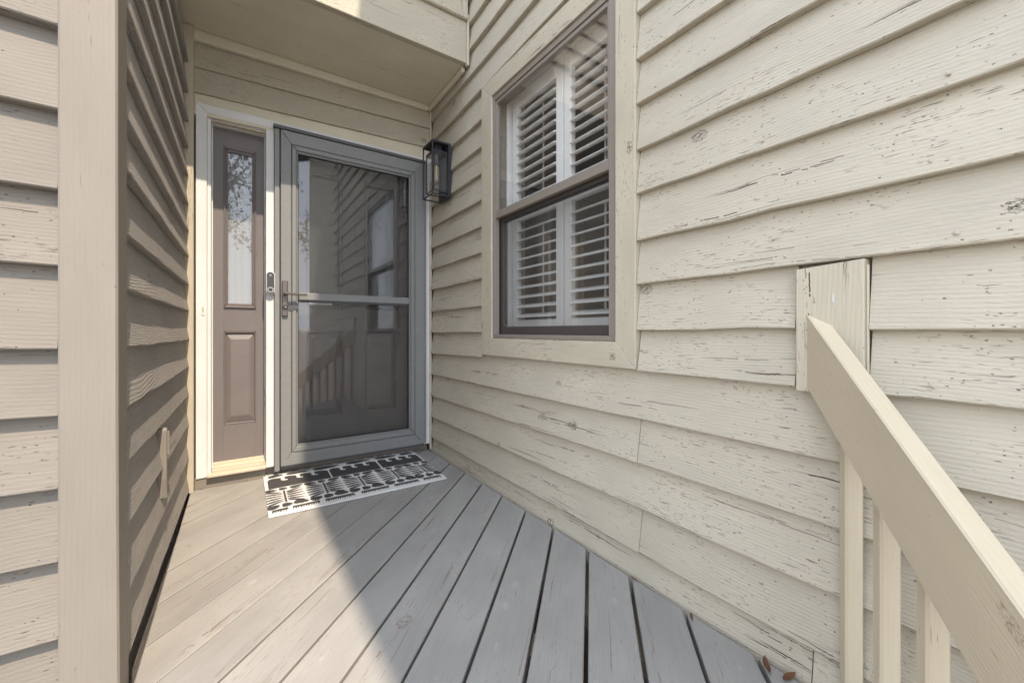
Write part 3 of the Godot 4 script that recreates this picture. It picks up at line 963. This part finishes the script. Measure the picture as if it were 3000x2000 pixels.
# ------------------------------------------------------------------ door frame, sidelight, entry door, storm door
func entry():
	var ex := Vector3(1, 0, 0)
	var ey := Vector3.UP
	var ez := Vector3(0, 0, 1)
	var f = thing("door_frame", Vector3(-0.68, 0.0, -0.05), "white painted frame around sidelight and doors", "door frame")
	var m := mb()
	prism(m, [Vector2(-1.360, 0.060), Vector2(-1.311, 0.062), Vector2(-1.311, 2.076), Vector2(-1.360, 2.124)], Vector3.ZERO, ex, ey, ez, -0.02, 0.002, 0.002, PI / 2)
	commit(m, "side_casing", M.white, f)
	m = mb()
	prism(m, [Vector2(-1.3595, 2.1245), Vector2(-1.3105, 2.0765), Vector2(-0.004, 2.085), Vector2(-0.004, 2.124)], Vector3.ZERO, ex, ey, ez, -0.02, 0.002, 0.002, 0)
	commit(m, "head_casing", M.white, f)
	part_box("side_casing", Vector3(-0.046, 0.048, -0.03), Vector3(-0.0055, 2.084, 0.000), M.white, f, 0.002, 1)
	part_box("jamb", Vector3(-1.3105, 0.075, -0.16), Vector3(-1.293, 2.078, -0.012), M.white, f, 0.002, 1)
	part_box("jamb", Vector3(-1.2925, 0.10, -0.16), Vector3(-1.287, 2.066, -0.062), M.white, f, 0.001, 1)
	part_box("head_jamb", Vector3(-1.2925, 2.058, -0.16), Vector3(-1.032, 2.078, -0.010), M.white, f, 0.002)
	part_box("head_jamb", Vector3(-1.2865, 2.046, -0.16), Vector3(-1.038, 2.0575, -0.060), M.white, f, 0.001)
	part_box("head_jamb", Vector3(-0.990, 2.060, -0.16), Vector3(-0.046, 2.084, -0.012), M.white, f, 0.002)
	part_box("mullion", Vector3(-1.0315, 0.062, -0.16), Vector3(-0.9905, 2.078, 0.000), M.white, f, 0.002, 1)
	part_box("stop", Vector3(-1.0375, 0.10, -0.16), Vector3(-1.032, 2.066, -0.062), M.white, f, 0.001, 1)
	# weathered sill stepping down and out
	for q in [[0.098, 0.116, -0.115, -0.078], [0.086, 0.102, -0.0775, -0.045], [0.076, 0.092, -0.0445, -0.012], [0.064, 0.080, -0.0115, 0.030]]:
		part_box("sill_step", Vector3(-1.2925 if q[3] < 0 else -1.3105, q[0], q[2]), Vector3(-1.032, q[1], q[3]), M.sill, f, 0.003)
	part_box("riser", Vector3(-1.366, -0.03, -0.10), Vector3(-0.004, 0.060, -0.0485), M.post, f, 0.002)
	part_box("riser", Vector3(-1.366, -0.0005, -0.048), Vector3(-1.035, 0.060, -0.006), M.post, f, 0.003)
	part_box("threshold", Vector3(-0.990, 0.061, -0.16), Vector3(-0.047, 0.072, 0.012), M.storm_dark, f, 0.002)

	# sidelight
	var s = thing("sidelight", Vector3(-1.16, 0.11, -0.1), "narrow brown sidelight panel with ribbed glass beside the storm door", "sidelight")
	var x0 := -1.287
	var x1 := -1.0375
	var y0 := 0.117
	var y1 := 2.046
	var zb := -0.135
	var zf := -0.090
	# rails and stiles round the lite and the panel
	part_box("stile", Vector3(x0, y0, zb), Vector3(-1.2375, y1, zf), M.brown, s, 0.0004, 1)
	part_box("stile", Vector3(-1.0785, y0, zb), Vector3(x1, y1, zf), M.brown, s, 0.0004, 1)
	for q in [[y0, 0.322], [0.868, 1.004], [1.946, y1]]:
		part_box("rail", Vector3(-1.2374, q[0], zb), Vector3(-1.0786, q[1], zf), M.brown, s, 0.0004, 0)
	mitre_frame(s, ["lite_moulding", "lite_moulding", "lite_moulding", "lite_moulding"], -1.2372, -1.0788, 1.0045, 1.9455, [0.010, 0.010, 0.014, 0.014], Vector3.ZERO, ex, ey, ez, zb, zf + 0.010, M.brown, 0.004)
	mitre_frame(s, ["lite_moulding", "lite_moulding", "lite_moulding", "lite_moulding"], -1.2268, -1.0892, 1.019, 1.931, [0.010, 0.010, 0.014, 0.014], Vector3.ZERO, ex, ey, ez, zb, zf + 0.003, M.brown, 0.003)
	part_box("pane", Vector3(-1.2164, 1.034, zf - 0.012), Vector3(-1.0996, 1.916, zf - 0.008), M.glass, s, 0.0)
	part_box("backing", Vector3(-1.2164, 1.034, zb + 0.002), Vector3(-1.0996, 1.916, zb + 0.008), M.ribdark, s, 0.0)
	var rm := mb()
	for k in 20:
		var cx := -1.2164 + 0.1168 * (k + 0.5) / 20
		var pr := []
		for i in 7:
			var a := PI * i / 6
			pr.append(Vector2(cx + cos(a) * 0.0022, zb + 0.0085 + sin(a) * 0.006))
		for i in 6:
			var a: Vector2 = pr[i]
			var b: Vector2 = pr[i + 1]
			quad(rm, Vector3(a.x, 1.034, a.y), Vector3(b.x, 1.034, b.y), Vector3(b.x, 1.916, b.y), Vector3(a.x, 1.916, a.y), Vector3((a.x + b.x) / 2 - cx, 0, 0.002))
	commit(rm, "glass_ribs", M.rib, s)
	# raised lower panel
	mitre_frame(s, ["panel_moulding", "panel_moulding", "panel_moulding", "panel_moulding"], -1.2372, -1.0788, 0.3225, 0.8675, [0.008, 0.008, 0.009, 0.009], Vector3.ZERO, ex, ey, ez, zb, zf - 0.001, M.brown, 0.003)
	var pm := mb()
	prism(pm, [Vector2(-1.229, 0.332), Vector2(-1.087, 0.332), Vector2(-1.087, 0.858), Vector2(-1.229, 0.858)], Vector3.ZERO, ex, ey, ez, zb, zf - 0.001, 0.0, 0.0)
	pm = mb()
	var op := [Vector2(-1.229, 0.332), Vector2(-1.087, 0.332), Vector2(-1.087, 0.858), Vector2(-1.229, 0.858)]
	var ip := [Vector2(-1.204, 0.372), Vector2(-1.112, 0.372), Vector2(-1.112, 0.822), Vector2(-1.204, 0.822)]
	raised(pm, op, ip, zf - 0.014, zf - 0.001, zb)
	commit(pm, "raised_panel", M.brown, s)

	# entry door behind the storm door
	var d = thing("entry_door", Vector3(-0.515, 0.075, -0.12), "brown panelled entry door behind the storm glass", "door")
	var dz := -0.085
	var db := -0.13
	var dx0 := -0.986
	var dx1 := -0.050
	for q in [[dx0, -0.806], [-0.589, -0.443], [-0.220, dx1]]:
		part_box("stile", Vector3(q[0], 0.074, db), Vector3(q[1], 2.058, dz), M.brown, d, 0.0004, 1)
	for q in [[-0.8058, -0.5892], [-0.4428, -0.2202]]:
		for r in [[0.074, 0.318], [0.868, 1.02], [1.895, 2.058]]:
			part_box("rail", Vector3(q[0], r[0], db), Vector3(q[1], r[1], dz), M.brown, d, 0.0004, 0)
		mitre_frame(d, ["lite_moulding", "lite_moulding", "lite_moulding", "lite_moulding"], q[0], q[1], 1.0205, 1.8945, [0.022, 0.022, 0.022, 0.022], Vector3.ZERO, ex, ey, ez, db, dz + 0.008, M.brown, 0.006)
		part_box("lite_pane", Vector3(q[0] + 0.0222, 1.0427, dz - 0.014), Vector3(q[1] - 0.0222, 1.8723, dz - 0.010), M.glass, d, 0.0)
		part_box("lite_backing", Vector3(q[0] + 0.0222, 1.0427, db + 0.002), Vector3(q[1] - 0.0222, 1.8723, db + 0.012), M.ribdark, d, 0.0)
		mitre_frame(d, ["panel_moulding", "panel_moulding", "panel_moulding", "panel_moulding"], q[0], q[1], 0.3185, 0.8675, [0.010, 0.010, 0.010, 0.010], Vector3.ZERO, ex, ey, ez, db, dz + 0.001, M.brown, 0.004)
		var a: float = q[0] + 0.0105
		var b: float = q[1] - 0.0105
		var dm := mb()
		raised(dm, [Vector2(a, 0.329), Vector2(b, 0.329), Vector2(b, 0.857), Vector2(a, 0.857)], [Vector2(a + 0.030, 0.362), Vector2(b - 0.030, 0.362), Vector2(b - 0.030, 0.824), Vector2(a + 0.030, 0.824)], dz - 0.016, dz - 0.001, db)
		commit(dm, "raised_panel", M.brown, d)
	part_box("label_sticker", Vector3(-0.790, 1.040, dz + 0.0085), Vector3(-0.655, 1.066, dz + 0.0092), M.sticker, d, 0.0)

	# storm door
	var t = thing("storm_door", Vector3(-0.51, 0.06, 0.02), "grey full-view storm door with middle rail and lever handle", "door")
	# fixed mounting frame
	part_box("mounting_strip", Vector3(-0.9895, 0.035, 0.0025), Vector3(-0.9630, 2.078, 0.024), M.storm, t, 0.002, 1)
	part_box("mounting_gap", Vector3(-0.9625, 0.06, 0.0025), Vector3(-0.9590, 2.074, 0.016), M.rubber, t, 0.0, 1)
	part_box("head_strip", Vector3(-0.9955, 2.0745, 0.0035), Vector3(-0.046, 2.094, 0.040), M.storm_dark, t, 0.002)
	part_box("hinge_strip", Vector3(-0.0570, 0.062, 0.0025), Vector3(-0.0425, 2.074, 0.030), M.storm, t, 0.003, 1)
	# slab: outer members, inner sash, glazing bead
	mitre_frame(t, ["stile", "hinge_stile", "top_rail", "bottom_rail"], -0.9585, -0.0575, 0.062, 2.071, [0.056, 0.070, 0.076, 0.074], Vector3.ZERO, ex, ey, ez, 0.006, 0.036, M.storm, 0.003)
	mitre_frame(t, ["inner_sash", "inner_sash", "inner_sash", "inner_sash"], -0.9005, -0.1300, 0.1385, 1.9925, [0.026, 0.028, 0.030, 0.034], Vector3.ZERO, ex, ey, ez, 0.006, 0.0395, M.storm, 0.005)
	mitre_frame(t, ["glazing_bead", "glazing_bead", "glazing_bead", "glazing_bead"], -0.8740, -0.1585, 0.1730, 1.9620, [0.008, 0.011, 0.012, 0.010], Vector3.ZERO, ex, ey, ez, 0.006, 0.030, M.storm, 0.003)
	mitre_frame(t, ["gasket", "gasket", "gasket", "gasket"], -0.8655, -0.1700, 0.1834, 1.9495, [0.003, 0.003, 0.004, 0.003], Vector3.ZERO, ex, ey, ez, 0.006, 0.022, M.rubber, 0.0)
	part_box("middle_rail", Vector3(-0.8625, 1.058, 0.008), Vector3(-0.1735, 1.104, 0.040), M.storm, t, 0.004)
	part_box("rail_channel", Vector3(-0.8625, 1.047, 0.008), Vector3(-0.1735, 1.0575, 0.026), M.storm_dark, t, 0.001)
	part_box("upper_glass", Vector3(-0.8622, 1.1045, 0.014), Vector3(-0.1733, 1.9452, 0.018), M.tinted, t, 0.0)
	part_box("lower_glass", Vector3(-0.8622, 0.1867, 0.010), Vector3(-0.1733, 1.0465, 0.014), M.tinted, t, 0.0)
	part_box("latch_strap", Vector3(-0.918, 0.992, 0.0362), Vector3(-0.8905, 1.026, 0.0405), M.storm_dark, t, 0.001)
	part_box("latch_strap", Vector3(-0.900, 0.998, 0.0397), Vector3(-0.866, 1.034, 0.0422), M.storm_dark, t, 0.001)
	part_box("sweep", Vector3(-0.957, 0.050, 0.008), Vector3(-0.059, 0.0617, 0.030), M.storm_dark, t, 0.001)
	part_box("bottom_expander", Vector3(-0.9575, 0.066, 0.0362), Vector3(-0.0585, 0.100, 0.0390), M.storm, t, 0.001)
	# handle set
	var h = part_box("handle_plate", Vector3(-0.953, 0.958, 0.0362), Vector3(-0.921, 1.170, 0.0520), M.handle, t, 0.004, 1)
	var lv := mb()
	cbox(lv, Vector3(-0.936, 1.090, 0.063), Vector3(0.022, 0.020, 0.026), 0.005)
	cbox(lv, Vector3(-0.884, 1.091, 0.078), Vector3(0.125, 0.013, 0.016), 0.004, 0, Basis(Vector3(0, 0, 1), -0.03))
	commit(lv, "lever", M.handle, h)
	var lk := mb()
	lathe(lk, [Vector2(0.0, -0.002), Vector2(0.0125, -0.002), Vector2(0.0125, 0.008), Vector2(0.0095, 0.010), Vector2(0.0, 0.010)], Vector3(-0.936, 1.013, 0.0525), ez, 18)
	commit(lk, "lock_cylinder", M.belldark, h)
	lk = mb()
	lathe(lk, [Vector2(0.004, 0.0), Vector2(0.004, 0.003), Vector2(0.0, 0.003)], Vector3(-0.936, 1.013, 0.0625), ez, 10)
	commit(lk, "keyway", M.steel, h)

func raised(m, op, ip, z_low, z_high, zb):
	# field panel with a sloped border: outer rim at z_low, field at z_high
	var n := 4
	for i in n:
		var j := (i + 1) % n
		var e: Vector2 = op[j] - op[i]
		var out := Vector3(e.y, -e.x, 0).normalized()
		var a := Vector3(op[i].x, op[i].y, z_low)
		var b := Vector3(op[j].x, op[j].y, z_low)
		var c := Vector3(ip[j].x, ip[j].y, z_high)
		var d := Vector3(ip[i].x, ip[i].y, z_high)
		quad(m, a, b, c, d, Vector3(0, 0, 1), Vector2(a.x, a.y), Vector2(b.x, b.y), Vector2(c.x, c.y), Vector2(d.x, d.y))
		quad(m, a, b, Vector3(b.x, b.y, zb), Vector3(a.x, a.y, zb), out)
	var q := []
	for p in ip:
		q.append(Vector3(p.x, p.y, z_high))
	quad(m, q[0], q[1], q[2], q[3], Vector3(0, 0, 1), ip[0], ip[1], ip[2], ip[3])

# ------------------------------------------------------------------ wall lantern
func lantern():
	var l = thing("wall_lantern", Vector3(0, 1.756, 0.26), "black box wall lantern with clear panes and bare bulb", "lantern")
	var z0 := 0.183
	var z1 := 0.347
	var xa := -0.131
	var xb := -0.006
	var y0 := 1.757
	var y1 := 2.108
	var b := 0.0085
	part_box("back_plate", Vector3(-0.010, y0 - 0.002, z0 + 0.006), Vector3(0.002, y1 + 0.002, z1 + 0.004), M.black, l, 0.001)
	for x in [xa, xb - b]:
		for z in [z0, z1 - b]:
			part_box("upright", Vector3(x, y0, z), Vector3(x + b, y1, z + b), M.black, l, 0.0012, 1)
	for y in [y0, y1 - b]:
		for z in [z0, z1 - b]:
			part_box("bar", Vector3(xa + b + 0.0002, y, z + 0.0003), Vector3(xb - b - 0.0002, y + b, z + b - 0.0003), M.black, l, 0.0012)
		for x in [xa, xb - b]:
			part_box("bar", Vector3(x + 0.0003, y, z0 + b + 0.0002), Vector3(x + b - 0.0003, y + b, z1 - b - 0.0002), M.black, l, 0.0012, 2)
	part_box("top_plate", Vector3(xa + 0.0005, y1 + 0.0002, z0 + 0.0005), Vector3(xb, y1 + 0.003, z1 - 0.0005), M.black, l, 0.0008)
	# inner glazed box
	var ia := -0.114
	var ib := -0.016
	var iz0 := 0.202
	var iz1 := 0.328
	var iy0 := 1.792
	var iy1 := 2.046
	part_box("inner_cap", Vector3(ia, iy1 + 0.0003, iz0), Vector3(ib, iy1 + 0.012, iz1), M.black, l, 0.001)
	part_box("hanger", Vector3(-0.090, iy1 + 0.0125, 0.232), Vector3(-0.040, y1 - 0.0005, 0.298), M.black, l, 0.002, 1)
	var c := 0.0065
	for x in [ia, ib - c]:
		for z in [iz0, iz1 - c]:
			part_box("inner_upright", Vector3(x, iy0, z), Vector3(x + c, iy1, z + c), M.black, l, 0.001, 1)
	for y in [iy0, iy1 - c]:
		for z in [iz0, iz1 - c]:
			part_box("inner_bar", Vector3(ia + c + 0.0002, y, z + 0.0003), Vector3(ib - c - 0.0002, y + c, z + c - 0.0003), M.black, l, 0.001)
		for x in [ia, ib - c]:
			part_box("inner_bar", Vector3(x + 0.0003, y, iz0 + c + 0.0002), Vector3(x + c - 0.0003, y + c, iz1 - c - 0.0002), M.black, l, 0.001, 2)
	for z in [iz0 + 0.003, iz1 - 0.003]:
		part_box("pane", Vector3(ia + c, iy0 + c, z - 0.001), Vector3(ib - c, iy1 - c, z + 0.001), M.glass, l, 0.0)
	part_box("pane", Vector3(ia + 0.002, iy0 + c, iz0 + c), Vector3(ia + 0.004, iy1 - c, iz1 - c), M.glass, l, 0.0)
	var s := mb()
	var cc := Vector3(-0.066, 0, 0.265)
	lathe(s, [Vector2(0.0, 2.046), Vector2(0.017, 2.046), Vector2(0.017, 1.985), Vector2(0.015, 1.982), Vector2(0.0, 1.982)], cc, Vector3.UP, 16)
	commit(s, "socket", M.storm_dark, l)
	var bm := mb()
	var prof := [Vector2(0.012, 1.982), Vector2(0.013, 1.970), Vector2(0.0155, 1.940), Vector2(0.017, 1.905), Vector2(0.0155, 1.882), Vector2(0.010, 1.868), Vector2(0.0, 1.862)]
	lathe(bm, prof, cc, Vector3.UP, 20)
	var bulb = commit(bm, "bulb", M.bulb, l)
	var fm := mb()
	lathe(fm, [Vector2(0.0035, 1.98), Vector2(0.0035, 1.935), Vector2(0.0, 1.93)], cc, Vector3.UP, 8)
	for k in 4:
		var a := TAU * k / 4
		cbox(fm, cc + Vector3(cos(a) * 0.007, 1.915, sin(a) * 0.007), Vector3(0.0014, 0.05, 0.0014), 0.0002, 1)
	commit(fm, "filament", M.amber, bulb)

# ------------------------------------------------------------------ stair handrail
func handrail():
	var h = thing("stair_handrail", Vector3(-0.1, 0.0, 2.5), "cream handrail sloping down off the mounting block with square balusters", "handrail")
	var dir := Vector3(-1, 0, 1) / R2
	var nrm := Vector3(1, 0, 1) / R2           # away from the camera side
	var p0 := Vector3(-0.0093, 0, 2.3817)
	var k := -0.767
	var L := 1.55
	# top face is cut to lie against the block: the back edge starts further along
	var m := mb()
	var th := 0.038
	var cut := th * 1.0
	var f := func(s: float, y: float, o: float) -> Vector3: return p0 + dir * s + nrm * o + Vector3.UP * y
	var y_top := func(s: float) -> float: return 0.911 + k * s
	var ch := 0.003
	var dp := 0.177
	var off := Vector2(0.3, 0.4)
	var sl := sqrt(1 + k * k)
	var face := func(s0a, oa, ya, s0b, ob, yb, out, v):
		quad(m, f.call(s0a, y_top.call(s0a) + ya, oa), f.call(L, y_top.call(L) + ya, oa), f.call(L, y_top.call(L) + yb, ob), f.call(s0b, y_top.call(s0b) + yb, ob), out, off + Vector2(s0a * sl, v), off + Vector2(L * sl, v), off + Vector2(L * sl, v + absf(yb - ya) + absf(ob - oa)), off + Vector2(s0b * sl, v + absf(yb - ya) + absf(ob - oa)))
	face.call(0.0, 0.0, -ch * 1.2, 0.0, 0.0, -dp, -nrm, 0.0)
	face.call(ch, ch, 0.0, cut - ch, th - ch, 0.0, Vector3.UP, 0.3)
	face.call(0.0, 0.0, -ch * 1.2, ch, ch, 0.0, Vector3.UP - nrm, 0.25)
	face.call(cut - ch, th - ch, 0.0, cut, th, -ch * 1.2, Vector3.UP + nrm, 0.35)
	face.call(cut, th, -ch * 1.2, cut, th, -dp, nrm, 0.5)
	face.call(0.0, 0.0, -dp, cut, th, -dp, Vector3.DOWN, 0.8)
	quad(m, f.call(0, y_top.call(0), 0), f.call(cut, y_top.call(cut), th), f.call(cut, y_top.call(cut) - dp, th), f.call(0, y_top.call(0) - dp, 0), -dir)
	quad(m, f.call(L, y_top.call(L), 0), f.call(L, y_top.call(L), th), f.call(L, y_top.call(L) - dp, th), f.call(L, y_top.call(L) - dp, 0), dir)
	commit(m, "rail", M.rail, h)
	var bs := Basis(dir, Vector3.UP, nrm)
	for i in 12:
		var s := 0.070 + 0.111 * i
		var top: float = y_top.call(s) - 0.06
		var bot := 0.0005 if s < 0.34 else -0.10 - 0.62 * (s - 0.34)
		var b := mb()
		cbox(b, p0 + dir * s + nrm * (th + 0.0185) + Vector3.UP * (top + bot) * 0.5, Vector3(0.027, top - bot, 0.036), 0.004, 1, bs)
		commit(b, "baluster", M.rail, h)
	var n := mb()
	cbox(n, p0 + dir * 1.60 + nrm * 0.02 + Vector3.UP * -0.30, Vector3(0.09, 0.90, 0.09), 0.006, 1, bs)
	commit(n, "newel_post", M.rail, h)

# ------------------------------------------------------------------ small things
func small_things():
	var ez := Vector3(0, 0, 1)
	# video doorbell on the mullion
	var b = thing("video_doorbell", Vector3(-1.012, 1.09, 0.0), "oval white doorbell camera with dark face on the frame mullion", "doorbell")
	var cap := func(w: float, h: float) -> Array:
		var pts := []
		for i in 13:
			var a := PI * i / 12
			pts.append(Vector2(cos(a) * w, h - w + sin(a) * w))
		for i in 13:
			var a := PI + PI * i / 12
			pts.append(Vector2(cos(a) * w, -h + w + sin(a) * w))
		return pts
	var o := Vector3(-1.010, 1.154, 0.0)
	var m := mb()
	prism(m, cap.call(0.0225, 0.068), o, Vector3(1, 0, 0), Vector3.UP, ez, 0.0005, 0.030, 0.003)
	commit(m, "housing", M.bellwhite, b)
	m = mb()
	prism(m, cap.call(0.0190, 0.0645), o, Vector3(1, 0, 0), Vector3.UP, ez, 0.0295, 0.0312, 0.0008)
	commit(m, "face", M.belldark, b)
	m = mb()
	lathe(m, [Vector2(0.0150, 0.0), Vector2(0.0150, 0.002), Vector2(0.0125, 0.002), Vector2(0.0125, 0.0)], o + Vector3(0, -0.041, 0.0312), ez, 24)
	commit(m, "button_ring", M.bellwhite, b)
	m = mb()
	lathe(m, [Vector2(0.0060, 0.0), Vector2(0.0060, 0.0015), Vector2(0.0035, 0.002), Vector2(0.0, 0.002)], o + Vector3(0, 0.044, 0.0312), ez, 16)
	commit(m, "lens", M.steel, b)
	# old bell push on the casing
	var p = thing("bell_push", Vector3(-1.328, 0.965, 0.003), "small old brass bell push on the white side casing", "doorbell")
	part_box("plate", Vector3(-1.3345, 0.958, 0.0023), Vector3(-1.3215, 1.012, 0.0060), M.bellwhite, p, 0.002, 1)
	part_box("button", Vector3(-1.3310, 0.972, 0.0062), Vector3(-1.3250, 1.003, 0.0085), M.brass, p, 0.001, 1)
	# door mat
	var t = thing("door_mat", Vector3(-0.585, 0.001, 0.29), "black and white woven door mat with leaf pattern by the storm door", "mat")
	var c := [Vector3(-1.045, 0, -0.040), Vector3(-0.128, 0, -0.042), Vector3(-0.150, 0, 0.612), Vector3(-1.050, 0, 0.612)]
	var mm := mb()
	var n := 24
	var pt := func(u: float, v: float, top: bool) -> Vector3:
		var q: Vector3 = c[0].lerp(c[1], u).lerp(c[3].lerp(c[2], u), v)
		q.y = 0.003 + (0.010 if top else 0.0)
		if top:
			q.y += 0.0012 * sin(u * 13.0) * sin(v * 7.0) - 0.004 * pow(absf(2 * v - 1), 8) - 0.004 * pow(absf(2 * u - 1), 12)
		return q
	for i in n:
		for j in n:
			var u0 := float(i) / n
			var u1 := float(i + 1) / n
			var v0 := float(j) / n
			var v1 := float(j + 1) / n
			quad(mm, pt.call(u0, v0, true), pt.call(u1, v0, true), pt.call(u1, v1, true), pt.call(u0, v1, true), Vector3.UP, Vector2(u0, v0), Vector2(u1, v0), Vector2(u1, v1), Vector2(u0, v1), Vector3.UP, Vector3.UP, Vector3.UP, Vector3.UP)
	commit(mm, "woven_top", M.print, t)
	var em := mb()
	var ring := [[0, 0], [1, 0], [1, 1], [0, 1]]
	for k in 4:
		var a: Array = ring[k]
		var d: Array = ring[(k + 1) % 4]
		for i in n:
			var f0 := float(i) / n
			var f1 := float(i + 1) / n
			var ua := lerpf(a[0], d[0], f0)
			var va := lerpf(a[1], d[1], f0)
			var ub := lerpf(a[0], d[0], f1)
			var vb := lerpf(a[1], d[1], f1)
			quad(em, pt.call(ua, va, false), pt.call(ub, vb, false), pt.call(ub, vb, true), pt.call(ua, va, true), pt.call((ua + ub) / 2, (va + vb) / 2, false) - Vector3(-0.59, 0, 0.29))
	quad(em, pt.call(0.0, 0.0, false), pt.call(1.0, 0.0, false), pt.call(1.0, 1.0, false), pt.call(0.0, 1.0, false), Vector3.DOWN)
	commit(em, "bound_edge", M.matwhite, t)
	# painted batten with a clip strip on the sunny recess wall
	var w = thing("hose_hanger", Vector3(-1.38, 0.25, 0.84), "cream painted splintered batten with clip strip low on the rough wall", "bracket")
	var hm := mb()
	prism(hm, [Vector2(0.850, 0.258), Vector2(0.858, 0.33), Vector2(0.856, 0.505), Vector2(0.847, 0.515), Vector2(0.842, 0.34), Vector2(0.846, 0.262)], Vector3(-1.390, 0, 0), Vector3(0, 0, 1), Vector3.UP, Vector3(1, 0, 0), -0.020, 0.006, 0.002, PI / 2)
	commit(hm, "batten", M.post, w)
	part_box("clip_strip", Vector3(-1.3900, 0.412, 0.834), Vector3(-1.378, 0.500, 0.8385), M.post, w, 0.002, 1)
	for y in [0.482, 0.465, 0.435]:
		part_box("clip", Vector3(-1.389, y, 0.826), Vector3(-1.380, y + 0.010, 0.8335), M.post, w, 0.002)
	# dry leaves caught between deck boards and wall
	var labels := ["brown dry leaf curled in the nearest deck gap by the wall", "brown dry leaf wedged where deck meets the clapboards", "brown leaf sliver stuck upright in a deck gap", "thin dry leaf lying along the wall's foot", "dry leaf scrap in a deck gap halfway along the wall"]
	var spots := [Vector3(-0.035, 0.006, 2.300), Vector3(-0.022, 0.004, 2.345), Vector3(-0.030, -0.004, 1.655), Vector3(-0.018, 0.004, 1.862), Vector3(-0.026, 0.003, 2.085)]
	for i in 5:
		var lm := mb()
		var bs := Basis(Vector3.UP, [0.6, -0.2, 0.8, 1.5, 0.7][i]) * Basis(Vector3(1, 0, 0), [0.3, 0.5, 0.9, 0.2, 0.6][i])
		var l: float = [0.030, 0.026, 0.018, 0.016, 0.018][i]
		for k in 6:
			var a := -1.0 + k / 3.0
			var z := a + 1.0 / 3.0
			var wa := (1 - a * a) * l * 0.28
			var wz := (1 - z * z) * l * 0.28
			for sd in [-1.0, 1.0]:
				quad(lm, spots[i] + bs * Vector3(a * l, a * a * l * 0.3, 0), spots[i] + bs * Vector3(z * l, z * z * l * 0.3, 0), spots[i] + bs * Vector3(z * l, z * z * l * 0.3 + wz * 0.5, wz * sd), spots[i] + bs * Vector3(a * l, a * a * l * 0.3 + wa * 0.5, wa * sd), Vector3.UP)
		var lf = commit(lm, "dry_leaf", M.deadleaf)
		tag(lf, labels[i], "leaf", "dry leaves in the deck gaps")
